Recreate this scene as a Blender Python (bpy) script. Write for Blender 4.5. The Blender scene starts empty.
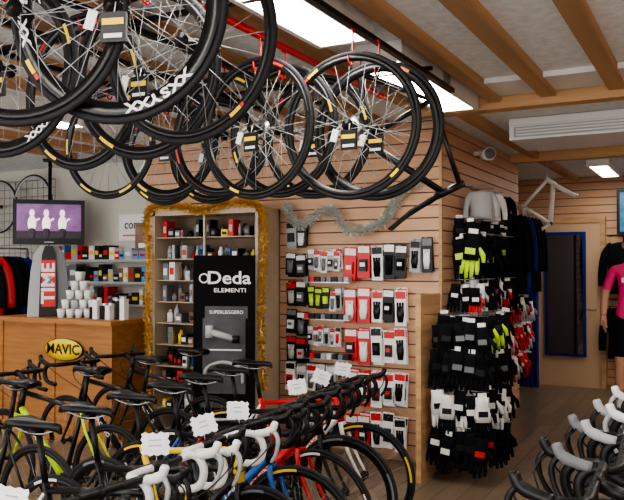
import bpy, math, random
from mathutils import Matrix, Vector
random.seed(7)
TH=math.radians(28.5)
CAMH=1.65
# ---------- materials ----------
def lin(c):
    r=[]
    for v in c:
        v=v/255.0
        r.append(v/12.92 if v<=0.04045 else ((v+0.055)/1.055)**2.4)
    return (r[0],r[1],r[2],1)
MC={}
def mat(name,col,rough=0.5,metal=0.0,var=0.0,scale=8.0,stretch=(1,1,1),emit=0.0,bump=0.0,spec=0.5):
    if name in MC: return MC[name]
    m=bpy.data.materials.new(name); m.use_nodes=True
    nt=m.node_tree; b=nt.nodes['Principled BSDF']
    b.inputs['Base Color'].default_value=lin(col); b.inputs['Roughness'].default_value=rough; b.inputs['Metallic'].default_value=metal
    b.inputs['Specular IOR Level'].default_value=spec
    if emit>0:
        b.inputs['Emission Color'].default_value=lin(col); b.inputs['Emission Strength'].default_value=emit
    if var>0 or bump>0:
        tc=nt.nodes.new('ShaderNodeTexCoord'); mp=nt.nodes.new('ShaderNodeMapping'); mp.inputs['Scale'].default_value=stretch
        nz=nt.nodes.new('ShaderNodeTexNoise'); nz.inputs['Scale'].default_value=scale; nz.inputs['Detail'].default_value=4
        nt.links.new(tc.outputs['Object'],mp.inputs['Vector']); nt.links.new(mp.outputs['Vector'],nz.inputs['Vector'])
        if var>0:
            cr=nt.nodes.new('ShaderNodeValToRGB'); l=lin(col)
            cr.color_ramp.elements[0].position=0.3; cr.color_ramp.elements[1].position=0.7
            cr.color_ramp.elements[0].color=(l[0]*(1-var),l[1]*(1-var),l[2]*(1-var),1)
            cr.color_ramp.elements[1].color=(min(1,l[0]*(1+var)),min(1,l[1]*(1+var)),min(1,l[2]*(1+var)),1)
            nt.links.new(nz.outputs['Fac'],cr.inputs['Fac']); nt.links.new(cr.outputs['Color'],b.inputs['Base Color'])
        if bump>0:
            bp=nt.nodes.new('ShaderNodeBump'); bp.inputs['Strength'].default_value=bump; bp.inputs['Distance'].default_value=0.01
            nt.links.new(nz.outputs['Fac'],bp.inputs['Height']); nt.links.new(bp.outputs['Normal'],b.inputs['Normal'])
    MC[name]=m; return m
BLACK=mat('black_satin',(15,15,17),0.4,spec=.35)
RUBBER=mat('tyre_rubber',(30,30,33),0.75,spec=.35)
CARBON=mat('carbon_gloss',(13,13,15),0.28,spec=.4)
CLOTHB=mat('black_cloth',(19,20,24),0.95,var=0.35,scale=60,spec=.15)
BANB=mat('banner_black',(12,12,13),0.85,spec=.15)
WHITE=mat('white_gloss',(228,228,228),0.35)
PAPER=mat('white_paper',(240,240,240),0.8)
SILVER=mat('brushed_steel',(170,172,176),0.3,1.0)
GREY=mat('grey_plastic',(110,112,116),0.5)
LGREY=mat('light_grey_plastic',(170,172,175),0.5)
RED=mat('red_gloss',(200,20,22),0.4)
YEL=mat('yellow_gloss',(238,200,15),0.4)
NEON=mat('neon_yellow',(195,232,25),0.5)
BLUE=mat('blue_gloss',(30,90,165),0.35)
LBLUE=mat('light_blue_paint',(80,150,205),0.35)
NAVY=mat('navy_cloth',(22,42,120),0.9,var=0.35,scale=6,stretch=(6,6,.4),spec=.2)
ORANGE=mat('orange_gloss',(230,110,30),0.4)
BROWN=mat('brown_card',(120,84,56),0.7)
PINK=mat('pink_jersey',(230,55,125),0.8)
SKIN=mat('skin_tone',(198,150,122),0.55)
HAIR=mat('dark_hair',(35,26,22),0.8)
GOLD=mat('gold_tinsel',(215,175,100),0.35,0.7)
STIN=mat('silver_tinsel',(190,196,192),0.35,0.4)
SLAT=mat('slatwall_tan',(200,160,130),0.55,var=0.09,scale=3,stretch=(.6,.6,6),spec=.3)
GROOVE=mat('slatwall_groove',(98,72,55),0.8)
PINE=mat('pine_wood',(184,146,108),0.6,var=0.2,scale=5,stretch=(1,.12,4),spec=.3)
PINEX=mat('pine_wood_cross',(192,152,110),0.6,var=0.2,scale=5,stretch=(.12,1,4),spec=.3)
OAK=mat('oak_counter',(158,106,58),0.5,var=0.25,scale=5,stretch=(.4,2,6))
WALLW=mat('wall_paint_white',(198,194,186),0.8,var=0.03,scale=2)
WALLT=mat('wall_paint_tan',(194,162,132),0.8,var=0.04,scale=2)
LAMP=mat('lamp_diffuser',(255,251,240),0.5,emit=25)
# ---------- mesh builder ----------
class MB:
    def __init__(s): s.v=[];s.f=[];s.m=[];s.sm=[];s.mats=[];s.M=Matrix.Identity(4)
    def mi(s,m):
        if m not in s.mats: s.mats.append(m)
        return s.mats.index(m)
    def add(s,vs,fs,m,smooth=False):
        o=len(s.v); M=s.M
        s.v.extend([tuple(M@Vector(p)) for p in vs]); k=s.mi(m)
        for f in fs: s.f.append([o+i for i in f]); s.m.append(k); s.sm.append(smooth)
    def box(s,c,d,m,R=None):
        x,y,z=d[0]/2,d[1]/2,d[2]/2; c=Vector(c)
        vs=[Vector((a*x,b*y,e*z)) for e in(-1,1) for b in(-1,1) for a in(-1,1)]
        if R is not None: vs=[R@v for v in vs]
        s.add([v+c for v in vs],[(0,2,3,1),(4,5,7,6),(0,1,5,4),(2,6,7,3),(0,4,6,2),(1,3,7,5)],m)
    def bb(s,a,b,m):
        s.box([(a[i]+b[i])/2 for i in range(3)],[abs(b[i]-a[i]) for i in range(3)],m)
    def tube(s,pts,r,m,seg=8,closed=False):
        pts=[Vector(p) for p in pts]; n=len(pts)
        rs=r if isinstance(r,(list,tuple)) else [r]*n
        T=[]
        for i in range(n):
            if closed: t=pts[(i+1)%n]-pts[i-1]
            else: t=pts[min(i+1,n-1)]-pts[max(i-1,0)]
            T.append(t.normalized() if t.length>1e-9 else Vector((0,0,1)))
        up=Vector((0,0,1)) if abs(T[0].z)<.9 else Vector((1,0,0))
        u=T[0].cross(up).normalized(); vs=[]
        for i in range(n):
            u=(u-T[i]*u.dot(T[i])).normalized(); w=T[i].cross(u)
            for k in range(seg):
                a=2*math.pi*k/seg; vs.append(pts[i]+(u*math.cos(a)+w*math.sin(a))*rs[i])
        fs=[]
        for i in range(n if closed else n-1):
            j=(i+1)%n
            for k in range(seg):
                l=(k+1)%seg; fs.append((i*seg+k,i*seg+l,j*seg+l,j*seg+k))
        if not closed:
            fs.append(tuple(reversed(range(seg)))); fs.append(tuple((n-1)*seg+k for k in range(seg)))
        s.add(vs,fs,m,True)
    def lathe(s,prof,m,seg=40,closed=True,smooth=True,c=(0,0,0)):
        vs=[];n=len(prof)
        for k in range(seg):
            a=2*math.pi*k/seg
            for r,y in prof: vs.append((c[0]+r*math.cos(a),c[1]+y,c[2]+r*math.sin(a)))
        fs=[]
        for k in range(seg):
            l=(k+1)%seg
            for i in range(n if closed else n-1):
                j=(i+1)%n; fs.append((k*n+i,k*n+j,l*n+j,l*n+i))
        s.add(vs,fs,m,smooth)
    def ell(s,c,r,m,seg=12,rings=8,zmin=-1.0):
        vs=[];fs=[]
        a0=math.asin(zmin)
        for i in range(rings+1):
            a=a0+(math.pi/2-a0)*i/rings
            for k in range(seg):
                b=2*math.pi*k/seg
                vs.append((c[0]+r[0]*math.cos(a)*math.cos(b),c[1]+r[1]*math.cos(a)*math.sin(b),c[2]+r[2]*math.sin(a)))
        for i in range(rings):
            for k in range(seg):
                l=(k+1)%seg; fs.append((i*seg+k,i*seg+l,(i+1)*seg+l,(i+1)*seg+k))
        s.add(vs,fs,m,True)
    def obj(s,name,loc=(0,0,0),rz=0.0):
        me=bpy.data.meshes.new(name); me.from_pydata(s.v,[],s.f)
        for m in s.mats: me.materials.append(m)
        me.polygons.foreach_set('material_index',s.m); me.polygons.foreach_set('use_smooth',s.sm); me.update()
        o=bpy.data.objects.new(name,me); bpy.context.collection.objects.link(o)
        o.location=loc; o.rotation_euler=(0,0,rz); return o
def T(x,y,z): return Matrix.Translation((x,y,z))
def Rz(a): return Matrix.Rotation(a,4,'Z')
def Rx(a): return Matrix.Rotation(a,4,'X')
def Ry(a): return Matrix.Rotation(a,4,'Y')
def S(x,y,z): return Matrix.Diagonal((x,y,z,1))
RD=math.radians
def cr(P,n=5):
    P=[Vector(p) for p in P]; out=[]
    for i in range(len(P)-1):
        a=P[max(i-1,0)];b=P[i];c=P[i+1];d=P[min(i+2,len(P)-1)]
        for k in range(n):
            t=k/n
            out.append(.5*((2*b)+(c-a)*t+(2*a-5*b+4*c-d)*t*t+(3*b-a-3*c+d)*t**3))
    out.append(P[-1]); return out
TG={}
def text_geo(t,off=0.0):
    k=(t,off)
    if k in TG: return TG[k]
    cu=bpy.data.curves.new('t','FONT'); cu.body=t; cu.size=1; cu.align_x='CENTER'; cu.align_y='CENTER'; cu.offset=off; cu.resolution_u=3
    ob=bpy.data.objects.new('t',cu); bpy.context.collection.objects.link(ob)
    dg=bpy.context.evaluated_depsgraph_get(); dg.update()
    me=bpy.data.meshes.new_from_object(ob.evaluated_get(dg))
    g=([v.co.copy() for v in me.vertices],[tuple(p.vertices) for p in me.polygons])
    bpy.data.objects.remove(ob); bpy.data.curves.remove(cu); bpy.data.meshes.remove(me)
    TG[k]=g; return g
def text(mb,t,size,m,M,off=0.0,sx=1.0):
    vs,fs=text_geo(t,off); old=mb.M
    mb.M=old@M@Rx(math.pi/2)@S(size*sx,size,size); mb.add(vs,fs,m); mb.M=old
def ringtext(mb,t,R,size,a0,m,step,yoff=0.012,sx=1.3):
    for side in (-1,1):
        for i,ch in enumerate(t):
            if ch==' ': continue
            a=a0-i*step
            if side==-1: M=T(R*math.cos(a),-yoff,R*math.sin(a))@Ry(-(a-math.pi/2))
            else: M=T(-R*math.cos(a),yoff,R*math.sin(a))@Ry((a-math.pi/2))@Rz(math.pi)
            text(mb,ch,size,m,M,0.04,sx)
# ---------- wheel ----------
def wheel(mb,R=.335,depth=.03,rim=BLACK,tyre=RUBBER,nsp=20,stripe=None,hub=BLACK,cassette=False,spoke=None,spr=.0013):
    mb.lathe([(R-.0115+.0115*math.cos(a),.0115*math.sin(a)) for a in [i*math.pi/4 for i in range(8)]],tyre,52)
    ro=R-.02; ri=ro-depth
    mb.lathe([(ro,-.0105),(ro,.0105),(ro-.012,.0115),(ri,.004),(ri,-.004),(ro-.012,-.0115)],rim,52)
    if stripe:
        for (b0,b1,mm) in stripe:
            n=6; vs=[];fs=[]
            for sgn in(-1,1):
                o=len(vs)
                for k in range(n+1):
                    a=b0+(b1-b0)*k/n
                    for rr in (ro+.002,ro-.011): vs.append((rr*math.cos(a),sgn*.0128,rr*math.sin(a)))
                for k in range(n): fs.append((o+2*k,o+2*k+1,o+2*k+3,o+2*k+2))
            mb.add(vs,fs,mm)
    mb.lathe([(.001,-.05),(.008,-.05),(.01,-.04),(.026,-.036),(.026,-.031),(.013,-.024),(.013,.024),(.026,.031),(.026,.036),(.01,.04),(.008,.05),(.001,.05)],hub,14,False)
    if cassette: mb.lathe([(.012,.03),(.034,.03),(.05,.045),(.03,.05),(.012,.05)],SILVER,16)
    for k in range(nsp):
        a=2*math.pi*k/nsp; sg=1 if k%2 else -1; b=a+(.9 if (k//2)%2 else -.9)
        mb.tube([(.025*math.cos(b),sg*.033,.025*math.sin(b)),(ri*math.cos(a),0,ri*math.sin(a))],spr,spoke or SILVER,3)
# ---------- bicycle ----------
def frame_geo(mb,c1,c2,txtc=None,k=1.0):
    BB=(0,0,.27)
    mb.tube([BB,(-.165,0,.76)],.016*k,c1,10)
    mb.tube([(-.155,0,.73),(.39,0,.80)],[.014*k,.017*k],c1,10)
    mb.tube([BB,(.42,0,.70)],[.024*k,.021*k],c2,10)
    mb.tube([(.385,0,.83),(.43,0,.66)],[.021*k,.024*k],c1,10)
    for s in(-1,1):
        mb.tube(cr([(-.02,s*.025,.27),(-.2,s*.045,.30),(-.41,s*.062,.335)],3),[.012*k]*7,c1,8)
        mb.tube([(-.155,s*.012,.72),(-.22,s*.04,.62),(-.41,s*.062,.335)],.008*k,c2,8)
    mb.lathe([(.001,-.038),(.024,-.038),(.024,.038),(.001,.038)],BLACK,14,c=BB)
    if txtc:
        ang=math.atan2(.43,.42)
        for s in(-1,1):
            M=T(.21,s*.0245,.485)@Ry(-ang)
            if s>0: M=M@Rz(math.pi)
            text(mb,'RACING',.042,txtc,M,.02,1.3)
def fork_geo(mb,c,k=1.0):
    mb.tube([(.43,0,.665),(.435,0,.64)],.022*k,c,10)
    for s in(-1,1):
        mb.tube(cr([(.435,s*.02,.655),(.455,s*.045,.60),(.50,s*.052,.48),(.58,s*.053,.335)],4),[.014*k]*5+[.012*k]*4+[.009*k]*4,c,8)
def saddle_geo(mb,m,m2,c):
    secs=[(-.145,.045,-.012),(-.135,.066,.0),(-.09,.07,.006),(-.04,.052,.0),(.02,.028,-.003),(.09,.02,-.002),(.125,.015,-.006),(.135,.008,-.016)]
    vs=[];fs=[];n=9
    for (x,w,z) in secs:
        for k in range(n):
            a=math.pi*k/(n-1); vs.append((c[0]+x,c[1]+w*math.cos(a),c[2]+z-.028+.03*math.sin(a)**.6))
    for i in range(len(secs)-1):
        for k in range(n-1): fs.append((i*n+k,i*n+k+1,(i+1)*n+k+1,(i+1)*n+k))
        fs.append((i*n+n-1,i*n,(i+1)*n,(i+1)*n+n-1))
    fs.append(tuple(range(n))); fs.append(tuple((len(secs)-1)*n+k for k in reversed(range(n))))
    mb.add(vs,fs,m,True)
    for s in(-1,1): mb.tube(cr([(c[0]-.12,s*.03,c[2]-.03),(c[0]-.05,s*.022,c[2]-.05),(c[0]+.04,s*.022,c[2]-.05),(c[0]+.11,s*.01,c[2]-.03)],3),.0035,SILVER,6)
    mb.box((c[0]-.01,0,c[2]-.05),(.05,.05,.02),BLACK)
    if m2: mb.box((c[0]-.1,0,c[2]+.008),(.05,.05,.003),m2)
def bar_geo(mb,tape,hood):
    bz=.92
    for s in(-1,1):
        P=cr([(.475,0,bz),(.475,s*.08,bz),(.475,s*.17,bz),(.495,s*.205,bz),(.555,s*.21,bz-.006),(.585,s*.212,bz-.045),(.575,s*.214,bz-.1),(.53,s*.216,bz-.128),(.455,s*.218,bz-.135)],4)
        mb.tube(P[4:],.0155,tape,8); mb.tube(P[:6],.0145,BLACK,8)
        mb.tube(cr([(.55,s*.21,bz),(.60,s*.21,bz+.012),(.635,s*.209,bz+.03),(.648,s*.208,bz+.062)],3),[.017]*4+[.019,.018,.017,.016,.016,.013],hood,8)
        mb.tube(cr([(.635,s*.209,bz+.03),(.662,s*.207,bz-.01),(.65,s*.213,bz-.07),(.62,s*.222,bz-.115)],3),[.010]*5+[.008]*5,LGREY if tape is WHITE else BLACK,6)
        mb.tube(cr([(.63,s*.2,bz+.02),(.66,s*.13,bz-.03),(.58,s*.05,bz-.12),(.40,s*.02,bz-.2)],5),.0028,BLACK,5)
    mb.tube([(.375,0,.885),(.475,0,.92)],.018,BLACK,10)
    mb.tube([(.47,0,.92),(.478,0,.92)],.024,BLACK,10)
    mb.tube([(.385,0,.82),(.372,0,.895)],.02,BLACK,10)
def tag(mb,c,w,h,rz=0,tilt=0):
    old=mb.M; mb.M=old@T(*c)@Rz(rz)@Ry(tilt)
    P=[]
    n=7
    def e(): return random.uniform(.001,.006)
    for k in range(n): P.append((-w/2+w*k/n,0,h/2+(e() if k%2 else -e())))
    for k in range(n): P.append((w/2+(e() if k%2 else -e()),0,h/2-h*k/n))
    for k in range(n): P.append((w/2-w*k/n,0,-h/2-(e() if k%2 else -e())))
    for k in range(n): P.append((-w/2-(e() if k%2 else -e()),0,-h/2+h*k/n))
    m=len(P)
    mb.add(P+[(p[0],.002,p[2]) for p in P],[tuple(range(m)),tuple(reversed(range(m,2*m)))],PAPER)
    for zz in (.014,-.006): mb.box((0,-.001,zz),(w*random.uniform(.3,.5),.001,.005),LGREY)
    mb.M=old
    mb.tube([(c[0],c[1]+.004,c[2]-h*.3),(c[0]-.01,c[1]+.02,.93)],.002,PAPER,4)
def bicycle(x,y,rz,c1,c2,tape=BLACK,hood=BLACK,rim=BLACK,steer=0,tg=None,saddle=BLACK,s2=None,txtc=WHITE,stripe=None,rd=.03,sc=1.0):
    mb=MB()
    B=S(sc,sc,sc)
    mb.M=B; frame_geo(mb,c1,c2,txtc)
    mb.tube([(-.16,0,.74),(-.205,0,.96)],.0135,BLACK,10)
    saddle_geo(mb,saddle,s2,(-.21,0,1.01))
    mb.M=B@T(-.41,0,.335); wheel(mb,depth=rd,rim=rim,cassette=True,stripe=stripe)
    ax=(Vector((.385,0,.83))-Vector((.43,0,.66))).normalized()
    st=T(.43,0,.66)@Matrix.Rotation(steer,4,ax)@T(-.43,0,-.66)
    mb.M=B@st; fork_geo(mb,c2); bar_geo(mb,tape,hood)
    if tg is not None: tag(mb,(.45,-.03,.995),.1,.08,tg,random.uniform(-.35,.35))
    mb.M=B@st@T(.58,0,.335); wheel(mb,depth=rd,rim=rim,stripe=stripe)
    mb.M=B@T(0,0,.27)
    s=-1
    mb.lathe([(.098,s*.05),(.104,s*.052),(.098,s*.054),(.085,s*.052)],BLACK,28)
    mb.lathe([(.075,s*.045),(.08,s*.047),(.075,s*.049),(.064,s*.047)],SILVER,24)
    for k in range(5):
        a=2*math.pi*k/5; mb.tube([(0,s*.05,0),(.088*math.cos(a),s*.051,.088*math.sin(a))],.007,BLACK,6)
    a=-.5
    for q in(-1,1):
        e=(q*.17*math.cos(a),q*-.07,q*.17*math.sin(a))
        mb.tube([(0,q*-.058,0),e],[.014,.01],BLACK,8)
        mb.box((e[0],q*-.105,e[2]),(.08,.06,.016),BLACK)
    mb.M=B
    mb.tube([(0,s*.048,.374),(-.41,s*.045,.37)],.003,GREY,4); mb.tube([(0,s*.048,.172),(-.41,s*.045,.21),(-.41,s*.045,.29)],.003,GREY,4)
    mb.box((-.41,s*.055,.25),(.03,.012,.11),BLACK)
    return mb.obj('road_bicycle',(x,y,0),rz)
rowspec=[(BLACK,BLACK,BLACK,None),(CARBON,WHITE,BLACK,RED),(CARBON,WHITE,WHITE,RED),(CARBON,BLACK,WHITE,WHITE),(YEL,CARBON,BLACK,YEL),(CARBON,BLUE,BLACK,WHITE),(CARBON,RED,BLACK,WHITE),(BLACK,CARBON,BLACK,RED),(RED,WHITE,BLACK,RED)]
for i,(a,b,tp,tc_) in enumerate(rowspec):
    bicycle(-2.18-.045*i,1.5+.345*i,random.uniform(-.04,.04),a,b,tape=tp,hood=(WHITE if tp is WHITE else BLACK),steer=random.uniform(-.22,.12),tg=.5 if i not in (1,5) else None,txtc=tc_,
            stripe=[(k*1.57,k*1.57+.5,[WHITE,GREY,YEL][i%3]) for k in range(4)],rd=[.024,.045,.03][i%3])
for i,(y,a,b,tp) in enumerate([(2.92,BLACK,CARBON,BLACK),(3.5,CARBON,NEON,BLACK),(4.1,CARBON,BLACK,BLACK),(4.62,CARBON,BLACK,BLACK)]):
    bicycle(-3.68-.03*i,y,math.pi+random.uniform(-.05,.05),a,b,tape=tp,steer=random.uniform(-.2,.2),txtc=WHITE,rd=.026)
for i,(y,a,b,tp,hd) in enumerate([(2.35,CARBON,BLACK,BLACK,BLACK),(2.76,BLACK,WHITE,BLACK,GREY),(3.17,WHITE,BLACK,BLACK,LGREY),(3.58,WHITE,BLACK,WHITE,WHITE),(3.99,BLACK,BLACK,BLACK,BLACK),(4.4,CARBON,WHITE,WHITE,WHITE),(4.82,BLACK,BLACK,BLACK,BLACK)]):
    bicycle(.2+.03*i,y,math.pi+random.uniform(-.04,.04),a,b,tape=tp,hood=hd,steer=random.uniform(-.12,.2),txtc=WHITE,sc=1.1)
# ---------- room ----------
CZ=2.85
def boxobj(name,a,b,m):
    mb=MB(); c=[(a[i]+b[i])/2 for i in range(3)]
    mb.box((0,0,0),[abs(b[i]-a[i]) for i in range(3)],m); return mb.obj(name,c)
FL=bpy.data.materials.new('vinyl_plank_floor'); FL.use_nodes=True; nt=FL.node_tree; b=nt.nodes['Principled BSDF']
tc=nt.nodes.new('ShaderNodeTexCoord'); mp=nt.nodes.new('ShaderNodeMapping'); mp.inputs['Rotation'].default_value=(0,0,math.pi/2)
br=nt.nodes.new('ShaderNodeTexBrick'); br.inputs['Scale'].default_value=1; br.inputs['Brick Width'].default_value=1.2; br.inputs['Row Height'].default_value=.16
br.inputs['Mortar Size'].default_value=.004; br.inputs['Color1'].default_value=lin((150,130,110)); br.inputs['Color2'].default_value=lin((126,108,91)); br.inputs['Mortar'].default_value=lin((76,64,54))
nz=nt.nodes.new('ShaderNodeTexNoise'); nz.inputs['Scale'].default_value=6; nz.inputs['Detail'].default_value=6
mp2=nt.nodes.new('ShaderNodeMapping'); mp2.inputs['Scale'].default_value=(5,.5,1)
mx=nt.nodes.new('ShaderNodeMixRGB'); mx.blend_type='MULTIPLY'; mx.inputs['Fac'].default_value=.5
nt.links.new(tc.outputs['Object'],mp.inputs['Vector']); nt.links.new(mp.outputs['Vector'],br.inputs['Vector'])
nt.links.new(tc.outputs['Object'],mp2.inputs['Vector']); nt.links.new(mp2.outputs['Vector'],nz.inputs['Vector'])
nt.links.new(br.outputs['Color'],mx.inputs['Color1']); nt.links.new(nz.outputs['Fac'],mx.inputs['Color2']); nt.links.new(mx.outputs['Color'],b.inputs['Base Color'])
b.inputs['Roughness'].default_value=.32
boxobj('floor',(-9,-2,-.1),(2.2,10.8,0),FL)
CEIL=mat('ceiling_panel',(232,238,244),0.9,var=0.1,scale=18,bump=.4)
boxobj('ceiling',(-9,-2,CZ),(2.2,10.8,CZ+.1),CEIL)
boxobj('wall_left',(-9.1,-2,0),(-9,10.8,CZ),WALLW)
boxobj('wall_right',(2.2,-2,0),(2.3,10.8,CZ),WALLT)
boxobj('wall_rear_left',(-9,6.6,0),(-5.12,6.7,CZ),WALLW)
boxobj('wall_center',(-5.12,5.95,0),(-2.06,8.6,CZ),WALLT)
boxobj('wall_back',(-9,10.8,0),(2.2,10.9,CZ),WALLT)
mb=MB()
mb.bb((-9,-2.1,0),(2.2,-2,.3),WALLW); mb.bb((-9,-2.1,2.7),(2.2,-2,CZ),WALLW)
for x in (-8.95,-6.2,-3.4,-.6,2.15): mb.bb((x-.05,-2.1,.3),(x+.05,-2,2.7),GREY)
mb.obj('window_1')
def slat(name,a,b,axis,z0,z1):
    mb=MB(); n=int((z1-z0)/.105)
    if axis=='x':
        y=a[1]; mb.bb((a[0],y+.02,z0),(b[0],y+.05,z1),GROOVE)
        for i in range(n+1):
            z=z0+i*.105; mb.bb((a[0],y,z),(b[0],y+.02,min(z+.094,z1)),SLAT)
    else:
        x=a[0]; mb.bb((x-.05,a[1],z0),(x-.02,b[1],z1),GROOVE)
        for i in range(n+1):
            z=z0+i*.105; mb.bb((x-.02,a[1],z),(x,b[1],min(z+.094,z1)),SLAT)
    return mb.obj(name)
slat('wall_slats_center',(-5.12,5.89),(-2.0,5.89),'x',0.05,CZ-.01)
slat('wall_slats_side',(-2.0,5.9),(-2.0,8.6),'y',0.05,CZ-.01)
slat('wall_slats_back',(-4.5,10.74),(2.2,10.74),'x',0.05,CZ-.01)
boxobj('trim_1',(-2.01,5.87,0),(-1.985,5.9,CZ-.01),PINE)
mb=MB(); mb.bb((-2.03,5.42,0),(-2.0,5.885,1.42),PINE); mb.bb((-2.035,5.40,0),(-1.995,5.42,1.43),PINEX); mb.obj('wooden_end_panel')
for i,(x,w) in enumerate([(-.08,.1),(-.57,.1),(-1.0,.1),(-1.36,.08),(-1.95,.1),(-2.45,.1),(-2.95,.1),(-3.45,.1),(-3.95,.1),(-5.1,.1),(-5.6,.1),(-6.1,.1)]):
    boxobj('ceiling_beam',(x-w/2,-1.9,2.785),(x+w/2,5.18 if x>-2 else 5.86,CZ),PINE)
mb=MB(); mb.bb((-1.97,5.2,2.74),(2.15,5.32,CZ),PINEX); mb.bb((-1.97,8.1,2.75),(2.15,8.2,CZ),PINEX); mb.obj('cross_beam')
boxobj('ceiling_duct',(-1.4,4.75,2.815),(2.15,5.15,CZ),WHITE)
boxobj('trim_2',(-1.75,5.34,2.78),(-1.67,10.6,CZ),PINE)
def fixture(x,y0,y1,w=.27,z=2.74):
    mb=MB()
    mb.bb((x-w/2,y0,z+.02),(x+w/2,y1,CZ-.002),WHITE)
    mb.bb((x-w/2+.03,y0+.03,z+.008),(x+w/2-.03,y1-.03,z+.02),LAMP)
    for (a,b_) in (((x-w/2,y0,z),(x-w/2+.03,y1,z+.02)),((x+w/2-.03,y0,z),(x+w/2,y1,z+.02)),((x-w/2+.03,y0,z),(x+w/2-.03,y0+.03,z+.02)),((x-w/2+.03,y1-.03,z),(x+w/2-.03,y1,z+.02))): mb.bb(a,b_,WHITE)
    mb.obj('fluorescent_ceiling_light')
fixture(-1.62,1.85,3.33,.3); fixture(-1.62,3.7,5.15,.3); fixture(-1.62,-.6,.8)
fixture(-4.5,2.9,4.35); fixture(-4.5,.3,1.75); fixture(-6.8,3.5,4.9); fixture(-7.2,.3,1.75)
fixture(.75,1,2.4); fixture(.75,3.3,4.7)
fixture(-1.2,9.0,10.2,.25,2.77); fixture(.4,8.3,9.6,.25,2.77); fixture(.9,6.1,7.4)
mb=MB(); mb.bb((-1.5,6.15,2.67),(-.1,6.8,2.845),WHITE); mb.bb((-1.46,6.13,2.69),(-.14,6.15,2.77),LGREY)
for k in range(3): mb.bb((-1.44,6.12,2.70+k*.024),(-.16,6.135,2.71+k*.024),WHITE)
mb.bb((-1.5,6.13,2.785),(-.1,6.15,2.84),WHITE); mb.obj('air_conditioner')
mb=MB(); mb.tube([(-1.99,6.8,2.68),(-1.88,6.8,2.68)],.02,WHITE); mb.tube([(-1.88,6.8,2.68),(-1.87,6.77,2.66)],.03,WHITE); mb.tube([(-1.9,6.82,2.66),(-1.80,6.66,2.65)],[.045,.06],WHITE,14); mb.tube([(-1.803,6.665,2.65),(-1.797,6.655,2.65)],.048,GREY,14); mb.obj('wall_spotlight')
mb=MB()
mb.bb((-2.2,10.66,0),(-1.4,10.73,2.22),WALLT)
for a_,b_ in (((-2.27,10.64,0),(-2.2,10.74,2.3)),((-1.4,10.64,0),(-1.33,10.74,2.3)),((-2.2,10.64,2.22),(-1.4,10.74,2.3))): mb.bb(a_,b_,PINE)
mb.tube([(-1.46,10.66,1.05),(-1.46,10.6,1.05),(-1.56,10.6,1.05)],.01,SILVER); mb.obj('door_1')
MIR=mat('mirror_glass',(130,145,180),0.03,1.0)
mb=MB(); mb.bb((-2.12,10.62,.41),(-1.58,10.655,2.1),NAVY); mb.bb((-2.08,10.612,.45),(-1.62,10.62,2.06),MIR); mb.obj('wall_mirror')
mb=MB()
n=30;P=[]
for k in range(n+1): P.append((-2.5+.36*k/n,10.3+.03*math.sin(k*1.3)))
vs=[(x,y,z) for (x,y) in P for z in (.01,1.95)]; mb.add(vs,[(2*k,2*k+2,2*k+3,2*k+1) for k in range(n)],NAVY,True)
mb.tube([(-2.52,10.3,1.96),(-2.12,10.3,1.96)],.012,SILVER); mb.tube([(-2.4,10.3,1.96),(-2.4,10.735,1.96)],.01,SILVER); mb.obj('blue_curtain')
boxobj('baseboard_back',(-4.5,10.71,0),(-2.28,10.735,.1),PINEX)
SCR=mat('screen_blue',(50,110,150),.4,var=.6,scale=6,emit=.6)
mb=MB(); mb.bb((-1.19,10.66,2.05),(-.4,10.73,2.65),BLACK); mb.bb((-1.15,10.65,2.09),(-.44,10.66,2.61),SCR); mb.obj('wall_screen')
def garment(mb,M,m,m2=None,L=.68):
    old=mb.M; mb.M=old@M@S(1,.32,1)
    mb.tube(cr([(0,0,0),(0,0,-.03),(0,0,-.1),(0,0,-.35),(0,0,-L)],3),[.05,.09,.13,.17,.19,.2,.2,.2,.195,.19,.19,.2,.2],m,12)
    for s in(-1,1): mb.tube(cr([(s*.12,0,-.05),(s*.21,0,-.16),(s*.26,0,-.36),(s*.27,0,-.58)],3),[.07,.07,.068,.065,.06,.055,.05,.048,.045,.042],m2 or m,8)
    mb.M=old@M; mb.tube(cr([(0,0,-.01),(0,0,.05),(.025,0,.08),(0,0,.1),(-.02,0,.085)],4),.003,SILVER,5); mb.M=old
mb=MB()
for k in range(6):
    x=-1.1+.3*k
    garment(mb,T(x,10.55,1.95),[CLOTHB,RED,CLOTHB,WHITE,BLUE,CLOTHB][k]); garment(mb,T(x,10.55,1.1),[CLOTHB,CLOTHB,RED,CLOTHB,WHITE,NAVY][k])
for z in (2.04,1.19):
    mb.tube([(-1.3,10.55,z),(.6,10.55,z)],.01,SILVER)
    for x in(-1.28,.58): mb.tube([(x,10.55,z),(x,10.735,z)],.01,SILVER)
mb.obj('jersey_rail')
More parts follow.
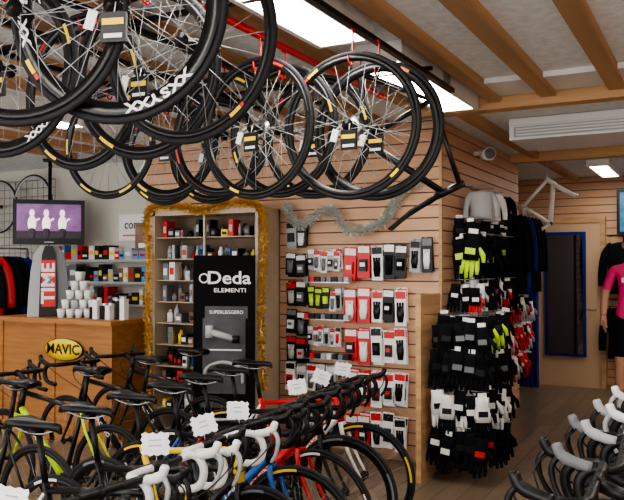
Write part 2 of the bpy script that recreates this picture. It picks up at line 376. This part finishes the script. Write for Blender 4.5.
# ---------- wheels hanging ----------
mb=MB()
for x in (-1.45,-1.9,-2.35,-2.8,-3.22):
    mb.box((x,2.7,2.735),(.03,3.6,.025),BLACK if x!=-1.9 else RED)
    for y in (1.0,2.7,4.4): mb.bb((x-.015,y-.02,2.74),(x+.015,y+.02,CZ-.001),SILVER)
for y in (1.2,2.6,4.0): mb.box((-2.33,y,2.755),(1.85,.03,.02),BLACK)
mb.obj('wheel_hanging_rack')
def hangwheel(x,y,z,a,depth=.045,txt=None,stripe=None,tg=None,tyre=RUBBER,spoke=LGREY,tilt=0,nsp=24,R=.335,rimm=CARBON,cas=False,hub=BLACK,tc=WHITE):
    mb=MB(); mb.M=Rx(tilt)
    wheel(mb,R=R,depth=depth,rim=rimm,nsp=nsp,stripe=stripe,spoke=spoke,tyre=tyre,cassette=cas,spr=.0015,hub=hub)
    if txt:
        rr=R-.02-depth*.55
        for q in (.1,2.2,4.3): ringtext(mb,txt,rr,depth*.85,q+1.2,tc,depth*.8/rr,yoff=.0118,sx=1.45)
    mb.M=Matrix.Identity(4)
    if tg:
        mb.box((.02,-.06,-.075),(.075,.012,.085),BLACK); mb.box((.02,-.067,-.06),(.065,.004,.018),YEL); mb.box((.02,-.067,-.1),(.055,.004,.012),WHITE)
        mb.tube([(.02,-.05,.0),(.02,-.06,-.035)],.002,WHITE,4)
        mb.box((-.05,-.06,-.05),(.03,.004,.055),PAPER,Ry(.3).to_3x3()); mb.tube([(-.02,-.045,0),(-.045,-.06,-.025)],.0015,PAPER,4)
    t=2.725-z; rr=R-.02-depth
    mb.tube(cr([(0,0,t),(0,.03,t-.01),(0,.03,rr+.02),(0,.018,rr-.012),(0,-.012,rr-.014),(0,-.022,rr+.02)],4),.005,RED,6)
    return mb.obj('bicycle_wheel',(x,y,z),a)
st=[(0.2,.45,YEL),(2.3,2.5,RED),(4.0,4.25,YEL)]
hangwheel(-1.52,1.62,2.39,RD(18),.045,'XXSYXX',[(3.6,3.75,YEL),(3.76,3.82,RED)],True,tilt=.03,nsp=24,hub=BLACK)
hangwheel(-1.53,1.96,2.38,RD(3),.024,None,[(5.3,5.45,YEL),(5.45,5.5,RED),(2.0,2.2,YEL)],None,rimm=CARBON)
hangwheel(-1.78,1.50,2.385,RD(20),.03,None,st,None)
hangwheel(-2.35,1.91,2.385,RD(8),.04,'XXXX',st,True)
hangwheel(-1.92,2.2,2.385,RD(5),.03,None,st,True)
hangwheel(-2.35,2.3,2.38,RD(0),.03,None,st)
hangwheel(-3.22,3.37,2.38,RD(5),.028,None,[(k,k+.3,YEL) for k in range(6)],None,spoke=SILVER)
hangwheel(-2.8,3.41,2.36,RD(5),.04,None,st,True)
hangwheel(-2.8,3.85,2.37,RD(3),.03,None,st,True,spoke=SILVER)
hangwheel(-2.35,3.3,2.35,RD(-3),.028,None,[(1,1.3,YEL),(3.3,3.6,RED)])
hangwheel(-3.22,3.9,2.38,RD(2),.028,None,st,spoke=SILVER)
hangwheel(-1.90,2.95,2.29,RD(-7),.026,None,[(4.2,4.4,YEL),(1,1.2,RED)],True,cas=True)
hangwheel(-1.92,3.22,2.32,RD(-6),.03,None,[(.2,.4,YEL),(3.4,3.6,YEL)])
hangwheel(-1.90,3.55,2.34,RD(-3),.03,None,st,True)
hangwheel(-1.45,3.03,2.275,RD(2),.024,None,[(2.1,2.3,YEL),(2.31,2.4,RED),(5.4,5.55,YEL)],True,cas=True)
hangwheel(-1.43,3.28,2.29,RD(1),.035,None,[(1.0,1.15,ORANGE),(4.3,4.5,YEL)],True)
def hangframe(x,y,z,rz,M,c1,c2,topz,k=1.0):
    mb=MB(); mb.M=M; frame_geo(mb,c1,c2,None,k); fork_geo(mb,c2,k); mb.M=Matrix.Identity(4)
    zz=max(v[2] for v in mb.v); p=max(mb.v,key=lambda v:v[2])
    mb.tube(cr([(p[0],p[1],topz-z),(p[0],p[1],zz+.03),(p[0]+.01,p[1],zz-.03),(p[0]-.02,p[1],zz-.04)],4),.004,RED if c1 is not WHITE else SILVER,6)
    return mb.obj('bicycle_frame',(x,y,z),rz)
C0=T(-.1,0,-.5)
hangframe(-1.45,3.66,2.26,0.25,Ry(RD(80))@S(.85,.85,.85)@C0,CARBON,BLACK,2.73)
hangframe(-1.64,8.3,2.27,0.55,Ry(RD(-40))@S(.72,.72,.72)@C0,WHITE,WHITE,2.84,1.6)
mb=MB()
for k in range(16): mb.tube([(-8.6+k*.1,6.52,.1),(-8.6+k*.1,6.52,2.7)],.004,GREY,4)
for k in range(27): mb.tube([(-8.6,6.52,.1+k*.1),(-7.1,6.52,.1+k*.1)],.004,GREY,4)
for x in(-8.5,-7.2): mb.tube([(x,6.52,0),(x,6.52,2.7)],.012,GREY,6)
mb.obj('wire_grid_panel')
for x,z in ((-7.35,2.42),(-7.95,2.38)):
    mb=MB(); wheel(mb,depth=.02,rim=LGREY,nsp=24); mb.tube([(0,0,0),(0,.12,0)],.006,SILVER,6); mb.obj('bicycle_wheel',(x,6.4,z),0)
# ---------- counter area ----------
mb=MB()
mb.bb((-6.3,5.1,0),(-4.82,5.14,1.1),OAK); mb.bb((-6.35,5.06,1.1),(-4.80,5.6,1.14),OAK); mb.bb((-6.3,5.14,0),(-6.26,5.55,1.1),OAK); mb.bb((-4.86,5.14,0),(-4.82,5.55,1.1),OAK)
for x in(-6.28,-5.56,-4.84): mb.bb((x-.03,5.085,0),(x+.03,5.1,1.1),OAK)
mb.bb((-6.3,5.085,.0),(-4.82,5.1,.12),OAK)
mb.obj('wooden_counter')
mb=MB(); old=mb.M
mb.M=S(1,1,.42)
mb.lathe([(.0001,-.01),(.25,-.01),(.25,0),(.0001,0)],BLACK,40); mb.lathe([(.0001,-.016),(.235,-.016),(.235,-.01),(.0001,-.01)],YEL,40)
mb.M=old; text(mb,'MAVIC',.13,BLACK,T(0,-.02,0),.02,1.1); mb.obj('oval_shop_sign',(-5.40,5.083,.86))
mb=MB()
mb.box((0,0,0),(.76,.05,.5),BLACK)
TV1=mat('tv_picture_backdrop',(120,80,130),.4,var=.6,scale=7,emit=.7); TV2=mat('tv_picture_figure',(250,225,215),.4,emit=1.2); TV3=mat('tv_picture_dark',(40,25,45),.4,emit=.3)
mb.box((0,-.027,.01),(.68,.006,.38),TV1); mb.box((0,-.031,-.14),(.68,.003,.08),TV3); mb.box((0,-.03,-.225),(.1,.004,.012),LGREY)
for q in (-.18,-.03,.14):
    mb.ell((q,-.032,.1),(.028,.003,.04),TV2,12,8)
    mb.ell((q,-.032,-.02),(.045,.003,.09),TV2,12,8); mb.ell((q,-.0325,-.12),(.04,.003,.07),TV3,12,8)
    mb.box((q+.05,-.032,.02),(.07,.003,.02),TV2,Ry(-.6).to_3x3())
mb.tube([(0,.04,.0),(0,.1,.05),(0,.1,.71)],.02,BLACK,8); mb.box((0,.1,.705),(.15,.15,.02),BLACK)
mb.obj('television',(-6.6,5.98,2.13),RD(45))
mb=MB()
secs=[(0,.2),(.2,.19),(.45,.17),(.62,.14),(.7,.08)]
for i in range(len(secs)-1):
    (z0,w0),(z1,w1)=secs[i],secs[i+1]
    for (f0,f1,mm,yy) in ((-1,-.45,LGREY,0),(-.45,.45,BLACK,-.02),(.45,1,GREY,0)):
        vs=[(f0*w0,-.06+yy,z0),(f1*w0,-.06+yy,z0),(f1*w1,-.06+yy,z1),(f0*w1,-.06+yy,z1),(f0*w0,.06,z0),(f1*w0,.06,z0),(f1*w1,.06,z1),(f0*w1,.06,z1)]
        mb.add(vs,[(0,1,2,3),(7,6,5,4),(0,4,5,1),(3,2,6,7),(0,3,7,4),(1,5,6,2)],mm)
mb.box((0,-.083,.33),(.13,.004,.46),RED)
text(mb,'TIME',.17,WHITE,T(0,-.087,.33)@Ry(RD(-90)),.03,1.1)
mb.obj('tall_display_stand',(-5.88,5.33,1.14),RD(45))
mb=MB()
rows=5
for r in range(rows):
    for k in range(rows-r):
        x=(k-(rows-r-1)/2)*.085; z=r*.09
        for yy in (0,.085):
            mb.M=T(x,yy,z)@Rx(math.pi/2); mb.lathe([(.0001,0),(.03,0),(.04,.085),(.0001,.085)],LGREY if random.random()<.3 else WHITE,12,False)
mb.M=Matrix.Identity(4); mb.obj('stacked_paper_cups',(-5.44,5.3,1.14),RD(30))
mb=MB()
for k in range(6):
    x=-.2+k*.075; h=random.uniform(.08,.2); mb.box((x,random.uniform(-.04,.04),h/2),(.055,.06,h),random.choice([WHITE,BLACK,WHITE,GREY,LGREY])); mb.box((x,0,h+.01),(.03,.03,.02),WHITE)
mb.obj('counter_accessory_boxes',(-5.05,5.3,1.14),0)
mb=MB(); mb.box((0,0,0),(.62,.02,.3),WHITE); text(mb,'compex',.14,BLACK,T(0,-.013,.03),.01,1); mb.box((0,-.012,-.09),(.5,.004,.02),ORANGE); mb.obj('white_brand_sign',(-5.8,6.575,2.08),0)
mb=MB()
for z in (1.2,1.45,1.7):
    mb.box((-6.1,6.47,z),(1.85,.24,.025),LGREY)
    x=-7.0
    while x<-5.3:
        w=random.uniform(.05,.12); h=random.uniform(.08,.2)
        mb.box((x+w/2,6.46,z+.0125+h/2),(w*.92,.16,h),random.choice([BLACK,WHITE,GREY,LGREY,BLACK,LGREY,BROWN,RED,LBLUE]))
        mb.box((x+w/2,6.376,z+.0125+h/2),(w*.6,.006,h*.3),random.choice([WHITE,YEL,RED,BLACK])); x+=w
mb.obj('product_shelf')
mb=MB(); mb.box((0,0,1.95),(.4,.02,.3),mat('poster_brown',(120,96,80),.5,var=.5,scale=9)); mb.box((0,-.012,1.86),(.3,.004,.05),WHITE); mb.tube([(0,.02,0),(0,.02,1.9)],.012,SILVER); mb.box((0,.02,.01),(.25,.2,.02),SILVER)
mb.obj('product_poster_stand',(-5.33,6.2,0),0)
mb=MB()
for k in range(5): garment(mb,T(-7.2,5.5+.12*k,1.75)@Rz(.9),[CLOTHB,RED,CLOTHB,CLOTHB,NAVY][k])
mb.tube([(-7.2,5.3,1.84),(-7.2,6.2,1.84)],.012,SILVER)
for y in(5.3,6.2): mb.tube([(-7.2,y,0),(-7.2,y,1.84)],.012,SILVER)
mb.obj('clothes_rail')
# ---------- cabinet ----------
mb=MB(); x0,x1,y0,y1=-4.7,-3.52,5.5,5.87; zt=2.16
CABIN=mat('cabinet_backing',(118,98,80),.6,var=.15); CABF=mat('cabinet_frame',(178,160,138),.5,var=.05)
mb.bb((x0,y1-.02,0),(x1,y1,zt),CABIN)
for x in (x0,x1-.03): mb.bb((x,y0,0),(x+.03,y1-.02,zt),CABF)
mb.bb((x0+.59,y0,.1),(x0+.61,y0+.02,zt-.05),CABF)
mb.bb((x0,y0,zt-.05),(x1,y1,zt),CABF); mb.bb((x0,y0,0),(x1,y1,.1),CABF)
BXC=[RED,BLACK,BLACK,WHITE,GREY,BROWN,CARBON,GREY,SILVER,BLACK,YEL,GREY,BLACK,BLUE,BROWN,LGREY]
for z in (.3,.5,.7,.9,1.1,1.3,1.5,1.7,1.9):
    mb.bb((x0+.03,y0+.03,z),(x1-.03,y1-.03,z+.008),CABF)
    x=x0+.05
    while x<x1-.1:
        w=random.uniform(.03,.08); h=random.uniform(.06,.17)
        if random.random()<.3:
            mb.M=T(x+w/2,y0+.16,z+.008)@Rx(math.pi/2); mb.lathe([(.0001,0),(w*.4,0),(w*.4,h*.7),(w*.2,h*.8),(w*.2,h),(.0001,h)],random.choice(BXC),12,False); mb.M=Matrix.Identity(4)
        else:
            mb.box((x+w/2,y0+.15,z+.008+h/2),(w*.9,.12,h),random.choice(BXC)); mb.box((x+w/2,y0+.087,z+.008+h/2),(w*.6,.006,h*.4),random.choice([WHITE,RED,GREY,LGREY,BLACK]))
        x+=w+.006
mb.obj('display_cabinet')
def tinsel(name,P,m,den=1100,rad=.05,ymax=5.88):
    mb=MB(); Q=cr(P,14); mb.tube(Q,.006,m,5); L=sum((Q[i+1]-Q[i]).length for i in range(len(Q)-1))
    vs=[];fs=[]
    for k in range(int(L*den)):
        i=random.randrange(len(Q)-1); p=Q[i].lerp(Q[i+1],random.random())
        d=Vector((random.gauss(0,1),random.gauss(0,1),random.gauss(0,1))).normalized(); l=rad*random.uniform(.5,1)
        s=d.orthogonal().normalized()*.0028; e=p+d*l; e.z-=l*.1; o=len(vs)
        if e.y>ymax: e.y=ymax
        vs+= [p+s,p-s,e-s,e+s]; fs.append((o,o+1,o+2,o+3))
    mb.add(vs,fs,m); return mb.obj(name)
tinsel('gold_tinsel_garland',[(-4.70,5.46,.07),(-4.70,5.46,.75),(-4.72,5.46,1.2),(-4.70,5.46,1.7),(-4.72,5.46,2.15),(-4.4,5.46,2.2),(-4.1,5.46,2.15),(-3.8,5.46,2.2),(-3.47,5.46,2.14),(-3.44,5.46,1.7),(-3.46,5.46,1.2),(-3.44,5.46,.6)],GOLD,1300,.06,5.495)
tinsel('silver_tinsel_garland',[(-3.42,5.80,2.2),(-3.27,5.78,2.02),(-2.97,5.8,2.14),(-2.78,5.78,1.95),(-2.5,5.79,2.0),(-2.4,5.81,2.12),(-2.3,5.81,2.28),(-2.15,5.81,2.36)],STIN,1300,.07)
mb=MB()
GRB=mat('banner_grey',(78,80,82),.7,var=.35,scale=4,spec=.2); GR2=mat('banner_print_light',(170,172,172),.7,var=.2,scale=5,spec=.2)
mb.box((0,0,.88),(.52,.012,1.70),BANB); mb.box((.0,-.008,.9),(.36,.004,.62),GRB); mb.box((0,.02,.03),(.56,.16,.06),SILVER); mb.tube([(0,.02,.05),(0,.02,1.7)],.01,SILVER)
text(mb,'Deda',.15,WHITE,T(.04,-.012,1.54),.015,1.15); text(mb,'ELEMENTI',.048,WHITE,T(.05,-.012,1.44),.01,1.3)
mb.M=T(-.17,-.012,1.54); mb.lathe([(.03,-.001),(.042,-.001),(.042,.001),(.03,.001)],WHITE,24); mb.M=Matrix.Identity(4)
mb.box((.02,-.012,1.26),(.36,.004,.1),GRB); text(mb,'SUPERLEGGERO',.04,WHITE,T(.02,-.016,1.26),.01,1.0)
mb.tube([(-.12,-.02,1.1),(.1,-.02,1.04)],[.03,.024],GR2,10); mb.tube([(-.12,-.02,1.15),(-.12,-.02,1.05)],.035,GR2,12); mb.tube([(.1,-.02,1.07),(.1,-.02,1.01)],.032,BLACK,12)
mb.tube(cr([(-.16,-.02,.68),(-.14,-.02,.8),(0,-.02,.85),(.14,-.02,.8),(.16,-.02,.68)],4),.014,GR2,8)
mb.box((0,-.012,.95),(.3,.004,.012),WHITE); mb.box((0,-.012,.38),(.3,.004,.02),WHITE); mb.box((0,-.012,.5),(.4,.004,.05),GRB)
mb.obj('roll_up_banner',(-3.6,5.11,0),RD(22))
# ---------- packs ----------
def pack(mb,M,w,h,base,item,head):
    old=mb.M; mb.M=old@M
    mb.box((0,0,0),(w,.006,h),base); mb.box((0,-.004,h*.36),(w*.9,.004,h*.2),head)
    k=random.random()
    if k<.6:
        mb.M=old@M@T(0,-.012,-h*.08)@S(1,.45,1); mb.tube([(0,0,-h*.32),(0,0,-h*.1),(0,0,h*.12)],[w*.24,w*.34,w*.3],item,8)
        for q in(-1,0,1): mb.tube([(q*w*.2,0,0),(q*w*.24,0,h*.24)],w*.1,item,6)
    else: mb.box((0,-.015,-h*.12),(w*.6,.025,h*.36),item); mb.box((0,-.029,-h*.1),(w*.4,.004,h*.12),head)
    mb.M=old@M; mb.tube([(0,.04,h*.48),(0,-.05,h*.48)],.003,SILVER,4); mb.M=old
def packrow(mb,x0,x1,z,w,h,cols,y=5.89):
    x=x0+w/2
    while x<=x1-w/2+.001:
        c=random.choice(cols)
        for dd in (.02,.055): pack(mb,T(x+random.uniform(-.008,.008),y-dd-.02,z+random.uniform(-.02,.015))@Ry(random.uniform(-.06,.06)),w*.95,h*random.uniform(.85,1),c[0],c[1],c[2])
        x+=w
mb=MB()
RC=[(RED,PAPER,WHITE),(RED,RED,WHITE),(RED,BLACK,WHITE)]; WC=[(PAPER,BLACK,RED),(PAPER,BLACK,BLACK),(BLACK,CLOTHB,PAPER),(PAPER,CLOTHB,RED),(PAPER,CLOTHB,BLACK)]; BC=[(BLACK,GREY,WHITE),(CARBON,LGREY,RED),(BLACK,WHITE,GREY),(LGREY,BLACK,BLACK)]; MX=[(PAPER,GREY,RED),(LGREY,BLACK,WHITE),(BLACK,GREY,WHITE),(PAPER,SILVER,RED),(PAPER,RED,BLACK)]
NC=[(BLACK,NEON,NEON)]
for z in (1.67,1.31,.97,.62,.26):
    packrow(mb,-2.84,-2.59,z,.12,.3,RC); packrow(mb,-2.59,-2.26,z,.105,.3,WC)
packrow(mb,-2.24,-2.04,1.72,.095,.3,BC)
packrow(mb,-3.2,-2.86,1.69,.065,.2,MX); packrow(mb,-3.2,-2.98,1.37,.07,.19,NC); packrow(mb,-2.98,-2.86,1.35,.06,.2,MX)
packrow(mb,-3.2,-2.86,1.03,.054,.17,MX); packrow(mb,-3.42,-2.9,.66,.1,.25,BC+MX); packrow(mb,-3.42,-2.9,.3,.1,.27,BC+MX)
for z in (1.92,1.66,1.4,1.14,.9): packrow(mb,-3.42,-3.2,z,.105,.23,BC)
mb.obj('hanging_accessory_packs')
mb=MB()
for z in (1.5,1.18,.84):
    mb.box((-2.98,5.77,z),(.46,.09,.006),SILVER); mb.box((-2.98,5.85,z),(.02,.08,.006),SILVER)
    for k in range(8): mb.box((-3.17+k*.055,5.765,z+.025),(.042,.07,.045),random.choice([WHITE,GREY,BLACK,LGREY,RED]))
mb.obj('small_parts_shelf')
# ---------- gloves ----------
def glove(mb,M,m1,m2,m3):
    old=mb.M; B=old@M; mb.M=B@S(1,.42,1)
    mb.tube([(0,0,.0),(0,0,-.04),(0,0,-.09),(0,0,-.13)],[.036,.036,.047,.044],m1,8)
    for q,l in((-1.5,.06),(-.5,.078),(.5,.072),(1.5,.056)):
        mb.tube([(q*.021,0,-.115),(q*.025,0,-.14-l*.5),(q*.026,0,-.14-l)],[.0135,.0125,.009],m2,6)
    mb.tube([(.032,0,-.07),(.06,0,-.1),(.066,0,-.135)],[.016,.014,.01],m2,6)
    mb.M=B; mb.box((0,-.019,-.085),(.05,.006,.03),m3)
    if random.random()<.5: mb.box((0,0,.008),(.045,.012,.03),PAPER)
    mb.M=old
def gloveblock(name,y0,y1,zs,step,hook,pal,x=-2.0,sc=1.0,den=.06):
    mb=MB()
    for zi,z in enumerate(zs):
        y=y0; c=pal[zi]
        while y<y1:
            mb.tube([(x+.001,y,z+.03),(x+hook,y,z+.03)],.003,SILVER,4)
            for k in range(int(hook/den)):
                cc=random.choice(c); yaw=random.uniform(-.5,.3)+.3
                glove(mb,T(x+.1+k*den,y+random.uniform(-.02,.02),z+random.uniform(-.05,.03))@Rz(yaw)@Ry(random.uniform(-.15,.15))@S(sc,sc,sc),*cc)
            y+=step
    return mb.obj(name)
P_neon=[(CLOTHB,NEON,NEON),(NEON,NEON,BLACK),(CLOTHB,NEON,BLACK),(CLOTHB,CLOTHB,NEON)]
P_neon2=[(CLOTHB,NEON,NEON),(CLOTHB,NEON,BLACK),(CLOTHB,CLOTHB,BLACK),(CLOTHB,CLOTHB,BLACK)]
P_blk=[(CLOTHB,CLOTHB,GREY),(CLOTHB,CLOTHB,BLACK),(CLOTHB,CLOTHB,BLACK)]
P_wht=[(WHITE,CLOTHB,BLACK),(CLOTHB,WHITE,WHITE),(PAPER,PAPER,CLOTHB),(CLOTHB,CLOTHB,RED),(CLOTHB,CLOTHB,WHITE)]
P_bw=[(CLOTHB,CLOTHB,WHITE),(CLOTHB,CLOTHB,PAPER),(CLOTHB,CLOTHB,RED),(CLOTHB,CLOTHB,BLACK)]
P_mix=[(CLOTHB,CLOTHB,RED),(CLOTHB,CLOTHB,WHITE),(PAPER,LGREY,LBLUE),(CLOTHB,RED,WHITE)]
gloveblock('hanging_cycling_gloves',6.05,7.3,[2.02],.16,.24,[P_blk],sc=1.2,den=.1)
gloveblock('hanging_cycling_gloves',6.05,7.0,[1.88],.22,.34,[P_neon],sc=1.7,den=.13)
gloveblock('hanging_cycling_gloves',5.98,7.3,[1.5],.15,.3,[P_mix],sc=1.1,den=.08)
gloveblock('hanging_cycling_gloves',5.5,6.35,[1.24],.17,.5,[P_blk+P_blk+P_neon2],sc=1.3,den=.088)
gloveblock('hanging_cycling_gloves',5.5,6.35,[.98,.68,.4],.17,.5,[P_blk,P_wht,P_bw],sc=1.4,den=.088)
gloveblock('hanging_cycling_gloves',7.4,8.5,[1.3,1.0,.7],.14,.16,[P_mix,P_mix+[(RED,RED,WHITE)],P_mix+[(RED,RED,WHITE)]],sc=1.1)
mb=MB()
for k in range(6): garment(mb,T(-1.82,7.5+k*.17,2.16)@Rz(.15)@S(.6,1,1),[CLOTHB,CLOTHB,NAVY,CLOTHB,CLOTHB,CLOTHB][k],L=.8)
for k in range(6): mb.tube([(-1.999,7.5+k*.17,2.26),(-1.78,7.5+k*.17,2.26)],.006,SILVER,5)
mb.obj('hanging_cycling_jackets')
mb=MB()
for k,(y,m) in enumerate([(6.45,LGREY),(6.72,PAPER),(7.1,CLOTHB)]):
    garment(mb,T(-1.82,y,2.3)@Rz(.4)@S(.5,.9,.42),m,L=.6); mb.tube([(-1.999,y,2.34),(-1.78,y,2.34)],.005,SILVER,5)
mb.obj('hanging_white_jerseys')
# ---------- mannequin ----------
J=[(0,0,.95,.14,.10),(0,0,1.12,.125,.09),(0,0,1.32,.15,.10),(0,0,1.46,.06,.055),(0,0,1.56,.05,.05)]
E=[(0,1),(1,2),(2,3),(3,4)]
for s in(-1,1):
    o=len(J); J+=[(s*.17,0,1.41,.06,.06),(s*.25,.02,1.16,.043,.043),(s*.27,-.06,.93,.028,.03)]; E+=[(2,o),(o,o+1),(o+1,o+2)]
    o=len(J); J+=[(s*.09,0,.86,.085,.09),(s*.11,-.01,.5,.058,.06),(s*.12,.03,.09,.036,.04),(s*.13,-.12,.04,.038,.03)]; E+=[(0,o),(o,o+1),(o+1,o+2),(o+2,o+3)]
me=bpy.data.meshes.new('b'); me.from_pydata([j[:3] for j in J],E,[]); ob=bpy.data.objects.new('b',me); bpy.context.collection.objects.link(ob)
sk=ob.modifiers.new('s','SKIN')
for i,j in enumerate(J): me.skin_vertices[0].data[i].radius=(j[3],j[4])
me.skin_vertices[0].data[0].use_root=True
ob.modifiers.new('ss','SUBSURF').levels=2
dg=bpy.context.evaluated_depsgraph_get(); dg.update(); em=bpy.data.meshes.new_from_object(ob.evaluated_get(dg))
mb=MB(); vs=[v.co.copy() for v in em.vertices]
grp={}
for p in em.polygons:
    z=p.center.z; ax=abs(p.center.x)
    if ax>.2 and z<1.2: m=SKIN
    elif z>1.47: m=SKIN
    elif z>.93: m=PINK
    elif z>.52 and ax<.25: m=CLOTHB
    elif z<.1: m=WHITE
    else: m=SKIN
    grp.setdefault(m.name,(m,[]))[1].append(tuple(p.vertices))
bpy.data.objects.remove(ob)
for m,fs in grp.values(): mb.add(vs,fs,m,True)
mb.ell((0,-.005,1.66),(.075,.095,.12),SKIN,18,12)
mb.ell((0,.012,1.685),(.083,.1,.112),HAIR,18,8,-.1)
mb.tube([(0,-.095,1.67),(0,-.118,1.635),(0,-.1,1.63)],[.008,.014,.01],SKIN,6)
mb.box((0,-.098,1.6),(.045,.01,.01),mat('lips',(160,80,75),.5))
for s in(-1,1):
    mb.ell((s*.03,-.085,1.665),(.014,.01,.008),WHITE,8,6); mb.ell((s*.03,-.094,1.665),(.006,.004,.006),BLACK,8,6)
    mb.tube([(s*.02,-.093,1.683),(s*.045,-.088,1.685)],.004,HAIR,5); mb.ell((s*.078,0,1.65),(.012,.02,.032),SKIN,8,6)
    hx=s*.272; mb.tube([(hx,-.06,.94),(hx,-.07,.88),(hx,-.075,.84)],[.028,.036,.034],SKIN,8)
    for q,l in ((-.03,.06),(-.01,.075),(.01,.07),(.03,.055)): mb.tube([(hx,-.075+q,.85),(hx-s*.008,-.085+q,.85-l*.6),(hx-s*.025,-.08+q,.85-l*1.1)],[.011,.0095,.008],SKIN,6)
    mb.tube([(hx,-.095,.88),(hx-s*.02,-.13,.85),(hx-s*.03,-.135,.82)],[.012,.011,.009],SKIN,6)
mb.box((0,-.085,1.3),(.2,.06,.05),WHITE)
mb.v=[(v[0],v[1],v[2]+.2) for v in mb.v]
mb.box((0,-.02,.1),(.5,.45,.2),GREY)
mb.obj('mannequin',(-.78,8.2,0),RD(10))
# ---------- world + camera ----------
w=bpy.data.worlds.new('World'); bpy.context.scene.world=w; w.use_nodes=True
bg=w.node_tree.nodes['Background']; bg.inputs['Color'].default_value=(1,.985,.96,1); bg.inputs['Strength'].default_value=5.0
try: bpy.context.scene.view_settings.look='AgX - Medium High Contrast'
except Exception: pass
cam=bpy.data.cameras.new('Camera'); co=bpy.data.objects.new('Camera',cam); bpy.context.collection.objects.link(co)
cam.lens=750/624*36; cam.sensor_width=36; cam.clip_start=.05
co.location=(0,0,CAMH); co.rotation_euler=(math.pi/2+math.atan(15/750),0,TH)
bpy.context.scene.camera=co
